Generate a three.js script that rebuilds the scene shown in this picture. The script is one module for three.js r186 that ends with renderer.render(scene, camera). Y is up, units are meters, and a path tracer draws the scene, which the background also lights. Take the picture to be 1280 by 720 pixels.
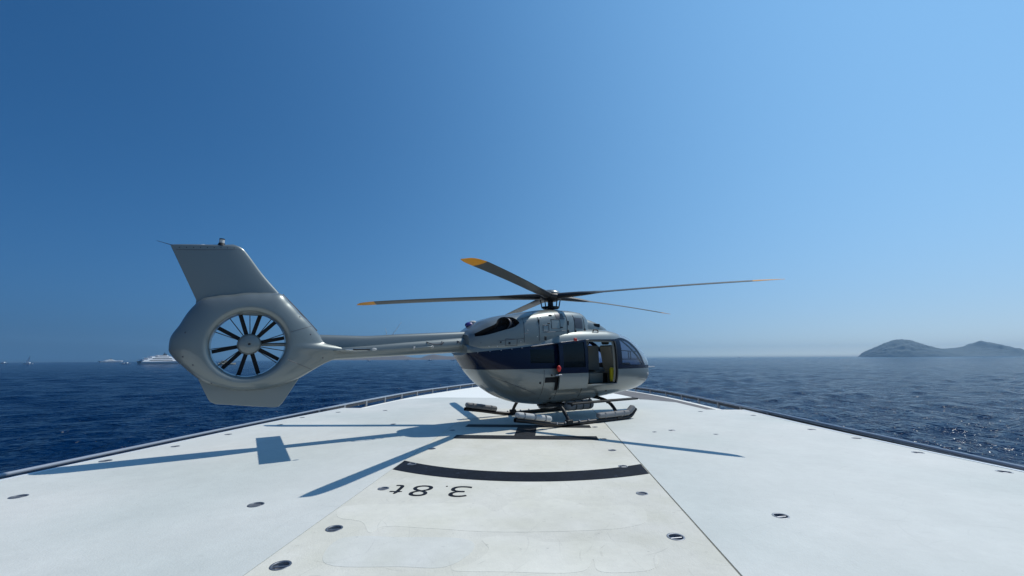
import * as THREE from 'three';
import { RoundedBoxGeometry } from 'three/addons/geometries/RoundedBoxGeometry.js';
import { mergeGeometries } from 'three/addons/utils/BufferGeometryUtils.js';
import { FontLoader } from 'three/addons/loaders/FontLoader.js';
import { Brush, Evaluator, SUBTRACTION } from 'three-bvh-csg';
import { TextGeometry } from 'three/addons/geometries/TextGeometry.js';

// ---------------------------------------------------------------- camera, sky, sun, exposure
const scene = new THREE.Scene();
const EYE = 1.615;                                   // eye height above the helideck (deck top is y = 0)
const camera = new THREE.PerspectiveCamera(70.66, 1280 / 720, 0.1, 60000);
camera.rotation.order = 'YXZ';
camera.rotation.set(0.17194, 0, -0.00586);
camera.position.set(0, EYE, 0);
scene.add(camera);

const SUN_AZ = 1.021, SUN_EL = 0.998;                // azimuth to the right of straight ahead, elevation
const sunDir = new THREE.Vector3(Math.cos(SUN_EL) * Math.sin(SUN_AZ), Math.sin(SUN_EL), -Math.cos(SUN_EL) * Math.cos(SUN_AZ));
{
  const Wd = 1024, Hd = 512, data = new Float32Array(Wd * Hd * 4);
  const X = [[-5.887, -3.646, -2.284], [-0.404, -0.634, -0.814], [3.957, 2.679, 2.001], [2.712, 1.559, 1.155], [0.713, 0.466, 0.335], [0.317, 0.446, 0.34], [-0.522, -0.183, -0.289], [-0.76, -0.56, -0.46], [2.8, 2.15, 1.6]];
  for (let j = 0; j < Hd; j++) for (let i = 0; i < Wd; i++) {
    const el = ((j + 0.5) / Hd - 0.5) * Math.PI, az = ((i + 0.5) / Wd - 0.5) * 2 * Math.PI;
    const d = [Math.cos(el) * Math.cos(az), Math.sin(el), Math.cos(el) * Math.sin(az)];
    let g = d[0] * sunDir.x + d[1] * sunDir.y + d[2] * sunDir.z;
    g = -0.3 + Math.log(1 + Math.exp((g + 0.3) * 9)) / 9;      // away from the sun the sky levels out
    const e = Math.max(el, 0) * 180 / Math.PI, b = [1, Math.exp(-e / 6), Math.exp(-e / 30), g, g * g, g * g * g, g * Math.exp(-e / 30), Math.exp(-e / 2.5), g * Math.exp(-e / 2.5)];
    for (let c = 0; c < 3; c++) {
      let s = 0; for (let k = 0; k < 9; k++) s += b[k] * X[k][c];
      data[(j * Wd + i) * 4 + c] = Math.exp(s);
    }
    data[(j * Wd + i) * 4 + 3] = 1;
  }
  const t = new THREE.DataTexture(data, Wd, Hd, THREE.RGBAFormat, THREE.FloatType);
  t.mapping = THREE.EquirectangularReflectionMapping; t.magFilter = t.minFilter = THREE.LinearFilter; t.needsUpdate = true;
  scene.background = t; scene.environment = t;
}
const sun = new THREE.DirectionalLight(new THREE.Color(1, 0.98, 0.91), 3.2);
sun.position.copy(sunDir).multiplyScalar(60); sun.castShadow = true;
Object.assign(sun.shadow.camera, { left: -25, right: 25, top: 25, bottom: -25, near: 1, far: 150 });
sun.shadow.mapSize.set(2048, 2048);
scene.add(sun, sun.target);
scene.fog = new THREE.FogExp2(new THREE.Color(0.40, 0.70, 1.0), 0.00008);
const renderer = new THREE.WebGLRenderer({ antialias: true });
renderer.toneMapping = THREE.LinearToneMapping; renderer.toneMappingExposure = 1;
renderer.shadowMap.enabled = true;

// ---------------------------------------------------------------- helpers
let seed = 12345;
const rnd = () => { seed = (seed * 1664525 + 1013904223) >>> 0; return seed / 4294967296; };
const counts = {};
const numbered = (n) => { const k = counts[n] = (counts[n] ?? -1) + 1; return k ? `${n}_${String(k).padStart(3, '0')}` : n; };
const lerp = (a, b, t) => a + (b - a) * t, clamp = (x, a, b) => Math.min(b, Math.max(a, x));
const smooth = (a, b, x) => { const t = clamp((x - a) / (b - a), 0, 1); return t * t * (3 - 2 * t); };
function curve(tab) {                                 // monotone cubic through [x, y] pairs
  const n = tab.length, m = [], s = [];
  for (let i = 0; i < n - 1; i++) s.push((tab[i + 1][1] - tab[i][1]) / (tab[i + 1][0] - tab[i][0]));
  for (let i = 0; i < n; i++) m.push(i === 0 ? s[0] : i === n - 1 ? s[n - 2] : s[i - 1] * s[i] <= 0 ? 0 : 2 * s[i - 1] * s[i] / (s[i - 1] + s[i]));
  return (x) => {
    x = clamp(x, tab[0][0], tab[n - 1][0]);
    let i = 0; while (i < n - 2 && x > tab[i + 1][0]) i++;
    const h = tab[i + 1][0] - tab[i][0], t = (x - tab[i][0]) / h, t2 = t * t, t3 = t2 * t;
    return (2 * t3 - 3 * t2 + 1) * tab[i][1] + (t3 - 2 * t2 + t) * h * m[i] + (-2 * t3 + 3 * t2) * tab[i + 1][1] + (t3 - t2) * h * m[i + 1];
  };
}
function mesh(name, geo, mat, parent) {
  const o = new THREE.Mesh(geo, mat); o.name = parent ? name : numbered(name); o.castShadow = o.receiveShadow = true;
  (parent ?? scene).add(o); return o;
}
function thing(name, label, category, group) {
  const o = new THREE.Group(); o.name = numbered(name); scene.add(o); o.userData = { label, category };
  if (group) o.userData.group = group;
  return o;
}
const box = (w, h, d, x = 0, y = 0, z = 0, r = 0.01) => new RoundedBoxGeometry(w, h, d, 2, Math.min(r, w / 2.1, h / 2.1, d / 2.1)).translate(x, y, z);
const tube = (pts, r, seg = 24, rs = 10, closed = false) => new THREE.TubeGeometry(new THREE.CatmullRomCurve3(pts.map((p) => new THREE.Vector3(...p)), closed, 'centripetal'), seg, r, rs, closed);
function rod(a, b, r, r2 = r, rs = 12) {
  const A = new THREE.Vector3(...a), B = new THREE.Vector3(...b), d = B.clone().sub(A), L = d.length();
  const g = new THREE.CylinderGeometry(r2, r, L, rs);
  g.applyQuaternion(new THREE.Quaternion().setFromUnitVectors(new THREE.Vector3(0, 1, 0), d.normalize()));
  return g.translate((A.x + B.x) / 2, (A.y + B.y) / 2, (A.z + B.z) / 2);
}
const sphere = (r, x, y, z, sx = 1, sy = 1, sz = 1) => new THREE.SphereGeometry(r, 20, 14).scale(sx, sy, sz).translate(x, y, z);
function flat(geos) { return mergeGeometries(geos.map((g) => { const q = g.index ? g.toNonIndexed() : g; for (const k of Object.keys(q.attributes)) if (!['position', 'normal', 'uv'].includes(k)) q.deleteAttribute(k); return q; })); }
// a grid surface f(i/nu, j/nv) -> [x, y, z]; normals come from the vertices
function grid(f, nu, nv, uvf) {
  const p = [], uv = [], idx = [];
  for (let j = 0; j <= nv; j++) for (let i = 0; i <= nu; i++) { const q = f(i / nu, j / nv); p.push(...q); uv.push(...(uvf ? uvf(i / nu, j / nv, q) : [i / nu, j / nv])); }
  for (let j = 0; j < nv; j++) for (let i = 0; i < nu; i++) { const a = j * (nu + 1) + i, b = a + 1, c = a + nu + 1, d = c + 1; idx.push(a, b, d, a, d, c); }
  const g = new THREE.BufferGeometry();
  g.setAttribute('position', new THREE.Float32BufferAttribute(p, 3)); g.setAttribute('uv', new THREE.Float32BufferAttribute(uv, 2));
  g.setIndex(idx); g.computeVertexNormals(); return g;
}
function noiseTex(size, fn, srgb = false, channels = 1) {
  const d = new Uint8Array(size * size * 4);
  for (let j = 0; j < size; j++) for (let i = 0; i < size; i++) {
    const v = fn(i / size, j / size), k = (j * size + i) * 4;
    for (let c = 0; c < 3; c++) d[k + c] = clamp(Math.round(255 * (Array.isArray(v) ? v[c] : v)), 0, 255);
    d[k + 3] = 255;
  }
  const t = new THREE.DataTexture(d, size, size, THREE.RGBAFormat); t.wrapS = t.wrapT = THREE.RepeatWrapping;
  t.magFilter = THREE.LinearFilter; t.minFilter = THREE.LinearMipmapLinearFilter; t.generateMipmaps = true; if (srgb) t.colorSpace = THREE.SRGBColorSpace; t.needsUpdate = true; return t;
}
// tileable value noise on an n x n lattice
function lattice(n) {
  const a = Float32Array.from({ length: n * n }, rnd);
  return (u, v) => {
    const x = (u - Math.floor(u)) * n, y = (v - Math.floor(v)) * n, i = Math.floor(x) % n, j = Math.floor(y) % n, fx = x - Math.floor(x), fy = y - Math.floor(y);
    const sx = fx * fx * (3 - 2 * fx), sy = fy * fy * (3 - 2 * fy), I = (i + 1) % n, J = (j + 1) % n;
    return lerp(lerp(a[j * n + i], a[j * n + I], sx), lerp(a[J * n + i], a[J * n + I], sx), sy);
  };
}
const lin = (r, g, b) => new THREE.Color().setRGB(r, g, b);
const std = (o) => new THREE.MeshStandardMaterial(o), phy = (o) => new THREE.MeshPhysicalMaterial(o);

// ---------------------------------------------------------------- materials
const L4 = lattice(4), L16 = lattice(16), L64 = lattice(64), L256 = lattice(256);
const scuff = new Float32Array(1024 * 1024);
for (let k = 0; k < 150; k++) {                       // short scratches and drag marks
  let x = rnd() * 1024, y = rnd() * 1024, a = rnd() * 6.283; const n = 15 + rnd() * 110, w = 0.015 + 0.04 * rnd() * rnd(), bend = (rnd() - 0.5) * 0.02;
  for (let i = 0; i < n; i++) { x += Math.cos(a); y += Math.sin(a); a += bend; const f = Math.sin(Math.PI * i / n) * w * (0.5 + rnd()); for (const [dx, dy] of [[0, 0], [1, 0], [0, 1]]) { const q = ((Math.floor(y) + dy) & 1023) * 1024 + ((Math.floor(x) + dx) & 1023); scuff[q] = Math.max(scuff[q], f); } }
}
for (let k = 0; k < 40; k++) {                        // small drips and spots
  const cx = rnd() * 1024, cy = rnd() * 1024, r = 1 + 3 * rnd() * rnd(), w = 0.03 + 0.06 * rnd();
  for (let j = -5; j <= 5; j++) for (let i = -5; i <= 5; i++) if (Math.hypot(i, j * 1.2) < r) { const q = ((Math.floor(cy) + j) & 1023) * 1024 + ((Math.floor(cx) + i) & 1023); scuff[q] = Math.max(scuff[q], w); }
}
const deckMap = (warm) => noiseTex(1024, (u, v) => {
  const streak = L64(u * 0.25, v * 2) * 0.5 + L256(u * 0.25, v) * 0.5;
  const n = 0.42 * L4(u, v) + 0.22 * L16(u, v) + 0.16 * L64(u, v) + 0.1 * L256(u, v) + 0.1 * streak;
  const spot = Math.max(0, L64(u + 0.31, v + 0.17) - 0.93) * 0.8 * warm;
  const k = 0.93 + 0.12 * (n - 0.5) * (0.7 + 0.6 * warm) - spot - scuff[Math.floor(v * 1024) * 1024 + Math.floor(u * 1024)] * (0.5 + 0.9 * warm);
  return warm > 0.6 ? [k, k * 1.0, k * (0.985 + 0.02 * L16(u, v))] : [k * (0.985 + 0.02 * L4(u, v)), k, k];
}, true);
const deckBump = noiseTex(512, (u, v) => 0.5 * L256(u, v) + 0.3 * L64(u, v) + 0.2 * L16(u, v));
deckBump.repeat.set(0.5, 0.5);
const tDeckA = deckMap(0.4), tDeckB = deckMap(1.0); tDeckA.repeat.set(0.17, 0.17); tDeckB.repeat.set(0.23, 0.23);
const tLand = noiseTex(512, (u, v) => { const n = 0.35 * L16(u, v) + 0.35 * L64(u, v) + 0.3 * L256(u, v); return 0.74 + 0.18 * n; }, true); tLand.repeat.set(6, 2);
const tWear = noiseTex(512, (u, v) => { const n = 0.4 * L16(u, v) + 0.35 * L64(u, v) + 0.25 * L256(u, v), chip = L256(u * 1.0 + 0.3, v) * 0.6 + L64(u, v + 0.4) * 0.4 > 0.80 ? 1.6 : 0; return 0.36 + 0.3 * n + chip * 0.3; }, true); tWear.repeat.set(0.45, 0.45);
const M = {
  patchWarm: std({ color: lin(0.825, 0.795, 0.69), map: tDeckB, roughness: 0.74, bumpMap: deckBump, bumpScale: 0.001 }),
  patchCool: std({ color: lin(0.765, 0.755, 0.685), map: tDeckB, roughness: 0.74, bumpMap: deckBump, bumpScale: 0.001 }),
  foredeck: std({ color: lin(0.90, 0.89, 0.82), roughness: 0.6 }),
  deckSide: std({ color: lin(0.74, 0.74, 0.685), map: tDeckA, roughness: 0.72, bumpMap: deckBump, bumpScale: 0.002 }),
  deckMid: std({ color: lin(0.785, 0.755, 0.655), map: tDeckB, roughness: 0.72, bumpMap: deckBump, bumpScale: 0.002 }),
  white: phy({ color: lin(0.78, 0.80, 0.80), roughness: 0.4, clearcoat: 0.3, clearcoatRoughness: 0.3 }),
  planks: std({ color: lin(0.20, 0.19, 0.19), roughness: 0.8, map: tDeckB }),
  gapShade: std({ color: lin(0.03, 0.03, 0.035), roughness: 0.9 }),
  markBlack: phy({ color: lin(0.032, 0.045, 0.075), map: tWear, roughness: 0.7, specularIntensity: 0.35 }),
  markGrey: phy({ color: lin(0.07, 0.08, 0.095), map: tWear, roughness: 0.7, specularIntensity: 0.4 }),
  steel: std({ color: lin(0.30, 0.31, 0.33), metalness: 1, roughness: 0.5 }),
  cap: std({ color: lin(0.13, 0.14, 0.16), metalness: 0.3, roughness: 0.6 }),
  cup: std({ color: lin(0.22, 0.23, 0.25), metalness: 0.5, roughness: 0.55 }),
  darkSteel: std({ color: lin(0.10, 0.10, 0.11), metalness: 0.8, roughness: 0.45 }),
  railTop: phy({ color: lin(0.30, 0.33, 0.38), roughness: 0.3, clearcoat: 0.8 }),
  railShade: std({ color: lin(0.02, 0.022, 0.028), roughness: 0.5 }),
  paint: phy({ color: lin(0.175, 0.198, 0.192), metalness: 0.3, roughness: 0.38, clearcoat: 0.7, clearcoatRoughness: 0.08 }),
  navy: phy({ color: lin(0.004, 0.008, 0.025), roughness: 0.25, specularIntensity: 0.35, clearcoat: 0.15, clearcoatRoughness: 0.05 }),
  tinted: phy({ color: lin(0.42, 0.45, 0.62), transmission: 1, roughness: 0.02, thickness: 0, ior: 1.5 }),
  darkGlass: phy({ color: lin(0.012, 0.02, 0.05), specularIntensity: 0.6, transmission: 1, roughness: 0.02, thickness: 0, ior: 1.5 }),
  clear: phy({ color: lin(0.62, 0.72, 0.8), transmission: 0.6, roughness: 0.02, thickness: 0, ior: 1.52 }),  // pale blue diffuse share paints in the sky and sun reflection
  black: std({ color: lin(0.012, 0.012, 0.013), roughness: 0.55 }),
  matteBlack: std({ color: lin(0.008, 0.008, 0.009), roughness: 0.95 }),
  blade: std({ color: lin(0.06, 0.065, 0.062), roughness: 0.5 }),
  bladeRoot: std({ color: lin(0.018, 0.019, 0.02), roughness: 0.5 }),
  yellow: std({ color: lin(0.62, 0.26, 0.006), roughness: 0.5 }),
  beige: std({ color: lin(0.24, 0.225, 0.18), roughness: 0.8 }),
  seat: std({ color: lin(0.34, 0.325, 0.27), roughness: 0.75 }),
  cabinDark: std({ color: lin(0.03, 0.03, 0.03), roughness: 0.9 }),
  vest: std({ color: lin(0.62, 0.50, 0.01), roughness: 0.7 }),
  red: std({ color: lin(0.55, 0.012, 0.004), roughness: 0.45 }),
  floatCover: std({ color: lin(0.24, 0.24, 0.24), roughness: 0.8 }),
  floatLight: std({ color: lin(0.50, 0.50, 0.48), roughness: 0.75 }),
  skid: std({ color: lin(0.02, 0.018, 0.018), roughness: 0.4, metalness: 0.3 }),
  violet: phy({ color: lin(0.05, 0.035, 0.22), roughness: 0.35, clearcoat: 0.6 }),
  yacht: std({ color: lin(0.90, 0.90, 0.90), roughness: 0.4 }),
  yachtDark: std({ color: lin(0.02, 0.025, 0.035), roughness: 0.3 }),
  yachtTan: std({ color: lin(0.45, 0.40, 0.30), roughness: 0.5 }),
  hillHazed: std({ color: lin(0.22, 0.28, 0.29), roughness: 1, map: tLand }),  // pale and bluish: part of the distance haze is put into this colour
  hillBrown: std({ color: lin(0.20, 0.155, 0.125), roughness: 1, map: tLand }),
};

// ---------------------------------------------------------------- the sea
const SEA = -4.4;
{
  const nr = 760, fine = 1100, coarse = 140, half = 1.25;
  const az = [];
  for (let i = 0; i <= fine; i++) az.push(-half + 2 * half * i / fine);
  for (let i = 1; i < coarse; i++) az.push(half + (2 * Math.PI - 2 * half) * i / coarse);
  const na = az.length, rad = [0], reach = (a) => lerp(3700, 8600, smooth(-0.75, 0.75, Math.sin(a) * 0.8));   // sheet shaped shorter on the left to thin the haze there
  for (let j = 0; j < nr; j++) rad.push(9 * Math.pow(7500 / 9, j / (nr - 1)));
  // chop: waves running mostly one way, shorter ones faded out where the mesh gets too wide for them
  const waves = [];
  for (let k = 0; k < 46; k++) {
    const len = 1.0 * Math.pow(16, k / 45) * (0.9 + 0.2 * rnd()), a = 0.65 + (rnd() + rnd() + rnd() - 1.5) * 1.15, amp = 0.0058 * Math.pow(len, 0.8);
    waves.push([2 * Math.PI / len * Math.cos(a), 2 * Math.PI / len * Math.sin(a), amp, rnd() * 6.283, len]);
  }
  const p = new Float32Array((nr + 1) * na * 3), uv = new Float32Array((nr + 1) * na * 2), idx = [];
  for (let j = 0; j <= nr; j++) {
    const r = rad[j], step = Math.max(j ? r - rad[j - 1] : 9, r * 2 * half / fine), w = waves.map((q) => q[2] * smooth(2.2 * step, 4.5 * step, q[4]));
    for (let i = 0; i < na; i++) {
      const rr = r < 1500 ? r : lerp(1500, reach(az[i]), (r - 1500) / 6000), x = rr * Math.sin(az[i]), z = -rr * Math.cos(az[i]); let y = 0;
      if (r > 12) for (let k = 0; k < waves.length; k++) if (w[k] > 0) { const q = waves[k], s = Math.sin(q[0] * x + q[1] * z + q[3]); y += w[k] * (s + 0.28 * s * s); }
      const m = j * na + i; p[m * 3] = x; p[m * 3 + 1] = SEA + y; p[m * 3 + 2] = z; uv[m * 2] = x; uv[m * 2 + 1] = z;
    }
  }
  const ind = new Uint32Array(nr * na * 6); let q = 0;
  for (let j = 0; j < nr; j++) for (let i = 0; i < na; i++) { const a = j * na + i, b = j * na + (i + 1) % na, c = a + na, d = b + na; ind[q++] = a; ind[q++] = b; ind[q++] = d; ind[q++] = a; ind[q++] = d; ind[q++] = c; }
  const g = new THREE.BufferGeometry();
  g.setAttribute('position', new THREE.BufferAttribute(p, 3)); g.setAttribute('uv', new THREE.BufferAttribute(uv, 2)); g.setIndex(new THREE.BufferAttribute(ind, 1)); g.computeVertexNormals();
  // ripples finer than the mesh: tileable sum of small waves
  const rip = []; for (let k = 0; k < 70; k++) { const n = 4 + Math.floor(70 * Math.pow(rnd(), 1.5)), a = 0.65 + (rnd() + rnd() + rnd() - 1.5) * 1.5; rip.push([Math.round(n * Math.cos(a)), Math.round(n * Math.sin(a)), 1 / Math.pow(n, 0.95), rnd() * 6.283]); }
  const S = 1024, h = new Float32Array(S * S); let lo = 1e9, hi = -1e9;
  for (let j = 0; j < S; j++) for (let i = 0; i < S; i++) { let v = 0; for (const w of rip) { const s = Math.sin(6.283185 * (w[0] * i + w[1] * j) / S + w[3]); v += w[2] * (s + 0.3 * s * s); } h[j * S + i] = v; lo = Math.min(lo, v); hi = Math.max(hi, v); }
  const f = new Float32Array(S * S * 4); for (let i = 0; i < S * S; i++) { const v = (h[i] - lo) / (hi - lo); f[i * 4] = f[i * 4 + 1] = f[i * 4 + 2] = v; f[i * 4 + 3] = 1; }
  const t = new THREE.DataTexture(f, S, S, THREE.RGBAFormat, THREE.FloatType); t.wrapS = t.wrapT = THREE.RepeatWrapping; t.magFilter = THREE.LinearFilter; t.repeat.set(1 / 19, 1 / 19); t.needsUpdate = true;
  const sea = mesh('sea', g, phy({ color: lin(0.0003, 0.0145, 0.055), roughness: 0.12, ior: 1.11, bumpMap: t, bumpScale: 0.8 }));
  sea.userData = { kind: 'structure', label: 'deep blue open sea with small wind chop' };
}

// ---------------------------------------------------------------- far land
function ridge(name, label, pts, depth, back, mat) {
  const H = curve(pts), x0 = pts[0][0], x1 = pts[pts.length - 1][0], N = lattice(32), N2 = lattice(64);
  const g = grid((u, v) => {
    const x = lerp(x0, x1, u), w = (v - 0.5) * 2, bell = Math.max(0, 1 - Math.abs(w)) ;
    const n = (N(u * 1.3, v) - 0.5) * 0.5 + (N2(u * 2, v * 2) - 0.5) * 0.25;
    const ht = H(x) * (1 + 0.05 * (N2(u * 4, 0.3) - 0.5));
    return [x + w * 90 * Math.sin(u * 9), SEA - 8 + (ht - SEA + 8) * Math.pow(bell, 0.8) * (1 + n * (1 - bell)), -depth - w * back * (0.12 + 0.88 * smooth(0, 0.25, Math.min(u, 1 - u)))];
  }, 260, 40);
  const o = mesh(name, g, mat); o.userData = { kind: 'structure', label };
}
ridge('hills', 'two humped island far off in blue haze', [[4150, -10], [4190, 0], [4240, 42], [4385, 102], [4572, 172], [4704, 206], [4826, 202], [4974, 152], [5107, 113], [5240, 90], [5400, 102], [5560, 125], [5640, 152], [5690, 180], [5730, 182], [5775, 168], [5840, 160], [5900, 118], [5960, 86], [6075, 59], [6213, 47], [6500, 35], [6800, 15], [7000, -10]], 5000, 420, M.hillHazed);
ridge('hills', 'low brown coast hills beyond the tail boom', [[-2040, -8], [-1960, 4], [-1634, 13], [-1309, 28], [-1114, 36], [-1007, 18], [-933, 15], [-885, 33], [-800, 48], [-730, 37], [-640, 28], [-452, 24], [-4, 20], [485, 8], [600, -8]], 4200, 320, M.hillBrown);

// ---------------------------------------------------------------- the ship's deck (ship axes: u across, v towards the bow, turned 4.8 degrees)
const YAW = -4.8 * Math.PI / 180, CU = -0.465;
const onShip = (o) => { o.rotation.y = YAW; return o; };
const P2 = (u, v) => new THREE.Vector2(u, v);
function slab(pts, holes, depth, top) {              // a plate: outline in (u, v), top face at height top
  const s = new THREE.Shape(pts.map((p) => P2(...p)));
  for (const [u, v, r] of holes) { const h = new THREE.Path(); h.absarc(u, v, r, 0, Math.PI * 2, true); s.holes.push(h); }
  const g = new THREE.ExtrudeGeometry(s, { depth, bevelEnabled: false, curveSegments: 20 });
  return g.rotateX(-Math.PI / 2).translate(0, top - depth, 0);   // shape y -> -z
}
const leftEdge = curve([[-8, -7.9], [5.4, -7.59], [7, -7.5], [8.3, -7.43], [10.1, -7.33], [13.7, -6.9]]);
const rightEdge = curve([[-8, 7.0], [6.7, 6.72], [7.7, 6.56], [8.9, 6.42], [11, 6.24], [13.7, 6.1]]);
const railL = curve([[-8, -8.2], [5, -7.87], [8.5, -7.74], [12, -7.55], [15, -7.38], [20, -6.85], [24.5, -5.75], [28.6, -4.45], [33, -2.6], [35.4, -0.9]]);
const railR = (v) => 2 * CU - railL(v);
const vs = [-8, -4, 0, 3, 5, 6.5, 8, 9.5, 11, 12.4, 13.72];
const SL = -2.335, SR = 1.42;
const big = 0.075, small = 0.045;
const fittings = [   // u, v, radius, kind, where
  [-2.09, 4.12, big, 'ring'], [-2.15, 3.4, big, 'ring'], [1.14, 4.16, big, 'ring'], [1.11, 5.37, 0.066, 'cap'], [-2.1, 5.35, 0.066, 'cap'],
  [2.37, 4.75, big, 'bar'], [-3.32, 4.69, 0.08, 'cap'], [-6.42, 4.76, 0.08, 'cap'], [-2.14, 6.57, 0.066, 'bar'], [1.11, 6.63, 0.066, 'bar'],
  [-7.25, 6.46, 0.08, 'cap'], [-7.1, 7.58, 0.066, 'cap'], [-2.13, 7.66, 0.066, 'cap'], [1.12, 7.72, 0.066, 'cap'], [-7.05, 8.83, 0.066, 'cap'],
  [-6.76, 10.17, 0.066, 'cap'], [-6.95, 11.43, 0.066, 'cap'], [5.91, 10.1, 0.08, 'bar'], [6.15, 9.09, 0.08, 'cap'], [6.25, 7.84, 0.08, 'bar'],
  [6.4, 6.66, 0.08, 'bar'], [3.55, 9.39, small, 'cap'], [2.77, 9.84, 0.07, 'bar'], [2.33, 9.61, small, 'cap'],
  [1.1, 8.75, 0.066, 'cap'], [1.1, 10.2, 0.066, 'cap'], [-2.2, 9.6, 0.066, 'cap'], [-3.9, 10.4, 0.066, 'cap'], [5.75, 12.4, 0.07, 'cap'], [-6.5, 12.6, 0.07, 'cap'], [4.6, 13.2, 0.07, 'cap'], [-5.2, 13.1, 0.07, 'cap'],
];
const holesIn = (a, b) => fittings.filter(([u]) => u > a && u < b).map(([u, v, r]) => [u, v, r]);
const helideck = new THREE.Group(); helideck.name = numbered('helideck'); scene.add(onShip(helideck));
helideck.userData = { kind: 'structure', label: 'pale painted helicopter deck of a ship made of flush panels' };
mesh('deck_panel', slab([...vs.map((v) => [leftEdge(v) + 0.07, v]), [SL - 0.004, 13.72], [SL - 0.004, -8]], holesIn(-9, SL), 0.045, 0), M.deckSide, helideck);
mesh('deck_panel', slab([[SL + 0.004, -8], [SR - 0.009, -8], [SR - 0.009, 13.72], [SL + 0.004, 13.72]], holesIn(SL, SR), 0.045, 0), M.deckMid, helideck);
mesh('deck_panel', slab([[SR + 0.009, -8], [SR + 0.009, 13.72], ...vs.slice().reverse().map((v) => [rightEdge(v) - 0.07, v])], holesIn(SR, 9), 0.045, 0), M.deckSide, helideck);
mesh('deck_panel', slab([[-6.15, 13.735], [4.98, 13.735], [4.68, 15.9], [3.9, 16.8], [3.3, 17.15], [-4.6, 17.6], [-5.5, 17.1], [-5.92, 16.4]], [], 0.045, -0.004), M.deckSide, helideck);
mesh('under_deck', slab([...vs.map((v) => [railL(v) + 0.03, v]), [-6.0, 13.9], [-5.8, 16.3], [3.2, 16.8], [4.6, 15.8], [4.9, 13.9], ...vs.slice().reverse().map((v) => [railR(v) - 0.03, v])], [], 0.12, -0.11), M.gapShade, helideck);  // near-black plate: shade in the seams and side channels is its colour
// added smooth patches of slightly different tone on the middle panel
{
  const blob = (pts) => { const c = new THREE.CatmullRomCurve3(pts.map(([u, v]) => new THREE.Vector3(u, v, 0)), true, 'centripetal').getPoints(pts.length * 6); return c.map((p) => [clamp(p.x, SL + 0.02, SR - 0.03), p.y]); };
  mesh('tone_patch', slab(blob([[-2.3, 4.69], [-1.53, 4.84], [-0.79, 4.87], [-0.58, 4.66], [-0.46, 4.93], [-0.27, 5.09], [-0.09, 5.0], [0.03, 5.12], [0.25, 5.04], [0.41, 4.89], [0.86, 4.96], [1.0, 4.9], [0.95, 4.5], [0.75, 4.35], [0.49, 4.27], [-0.55, 4.15], [-1.19, 4.19], [-1.64, 4.19], [-1.7, 4.05], [-1.9, 4.3], [-2.2, 4.4]]), [], 0.003, 0.0012), M.patchWarm, helideck);
  mesh('tone_patch', slab(blob([[-0.77, 3.43], [-0.63, 3.55], [-0.53, 3.79], [-0.62, 4.0], [-0.22, 4.07], [-0.06, 3.97], [0.42, 4.03], [0.73, 3.98], [0.87, 3.8], [0.8, 3.57], [0.58, 3.49], [0.36, 3.5], [0.34, 3.68], [0.25, 3.49], [-0.38, 3.43]]), [], 0.003, 0.0012), M.patchWarm, helideck);
  mesh('tone_patch', slab(blob([[-1.9, 3.93], [-1.37, 3.98], [-0.75, 3.97], [-0.66, 3.81], [-0.82, 3.48], [-1.18, 3.45], [-1.8, 3.45], [-1.93, 3.69]]), [], 0.003, 0.0012), M.patchCool, helideck);
}
// white lip along each side
for (const [e, s] of [[leftEdge, 1], [rightEdge, -1]])
  mesh('edge_lip', slab([...vs.map((v) => [e(v), v]), ...vs.slice().reverse().map((v) => [e(v) + s * 0.066, v])], [], 0.10, 0.006), M.white, helideck);
// markings: landing circle (only on the middle panel), letter H lying across the ship, weight limit
{
  const A = []; const c = [CU, 9.58], Ro = 3.82, Ri = 3.37, n = 40;
  const at = (R, s) => { const u = lerp(SL + 0.012, SR - 0.016, s); return [u, c[1] - Math.sqrt(R * R - (u - c[0]) ** 2)]; };
  for (let i = 0; i <= n; i++) A.push(at(Ro, i / n)); for (let i = n; i >= 0; i--) A.push(at(Ri, i / n));
  let cut = new Brush(slab(A, [], 0.003, 0.004)); cut.updateMatrixWorld();
  for (const [u, v, r] of holesIn(SL, SR).filter(([, v]) => v < 7 && v > 6)) { const q = new Brush(new THREE.CylinderGeometry(r + 0.008, r + 0.008, 0.1, 28).translate(u, 0, -v)); q.updateMatrixWorld(); cut = new Evaluator().evaluate(cut, q, SUBTRACTION); cut.updateMatrixWorld(); }
  mesh('circle_marking', cut.geometry, M.markBlack, helideck).userData.label = 'black landing circle arc painted across the middle panel';
  const B = [[-1.97, 8.63], [1.0, 8.63], [1.0, 9.03], [-0.28, 9.03], [-0.28, 10.08], [1.0, 10.08], [1.0, 10.46], [-2.0, 10.46], [-2.0, 10.08], [-0.73, 10.08], [-0.73, 9.03], [-1.97, 9.03]];
  mesh('letter_marking', slab(B, [], 0.003, 0.004), M.markGrey, helideck).userData.label = 'dark grey letter H painted across the deck';
  const font = await new FontLoader().loadAsync('fonts/droid/droid_sans_regular.typeface.json');
  for (const [ch, u, v, s] of [['3', -1.11, 5.5, 1], ['8', -1.6, 5.5, 1], ['t', -1.9, 5.5, 0.92], ['.', -1.315, 5.5, 0.35]]) {
    const g = new TextGeometry(ch, { font, size: 0.40 * s, depth: 0.003, curveSegments: 10 }); g.computeBoundingBox();
    g.translate(-(g.boundingBox.min.x + g.boundingBox.max.x) / 2, 0, 0); g.rotateX(-Math.PI / 2).rotateY(Math.PI).translate(u, 0.001, -v);
    mesh('text_marking', g, M.markBlack, helideck);
  }
}
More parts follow.
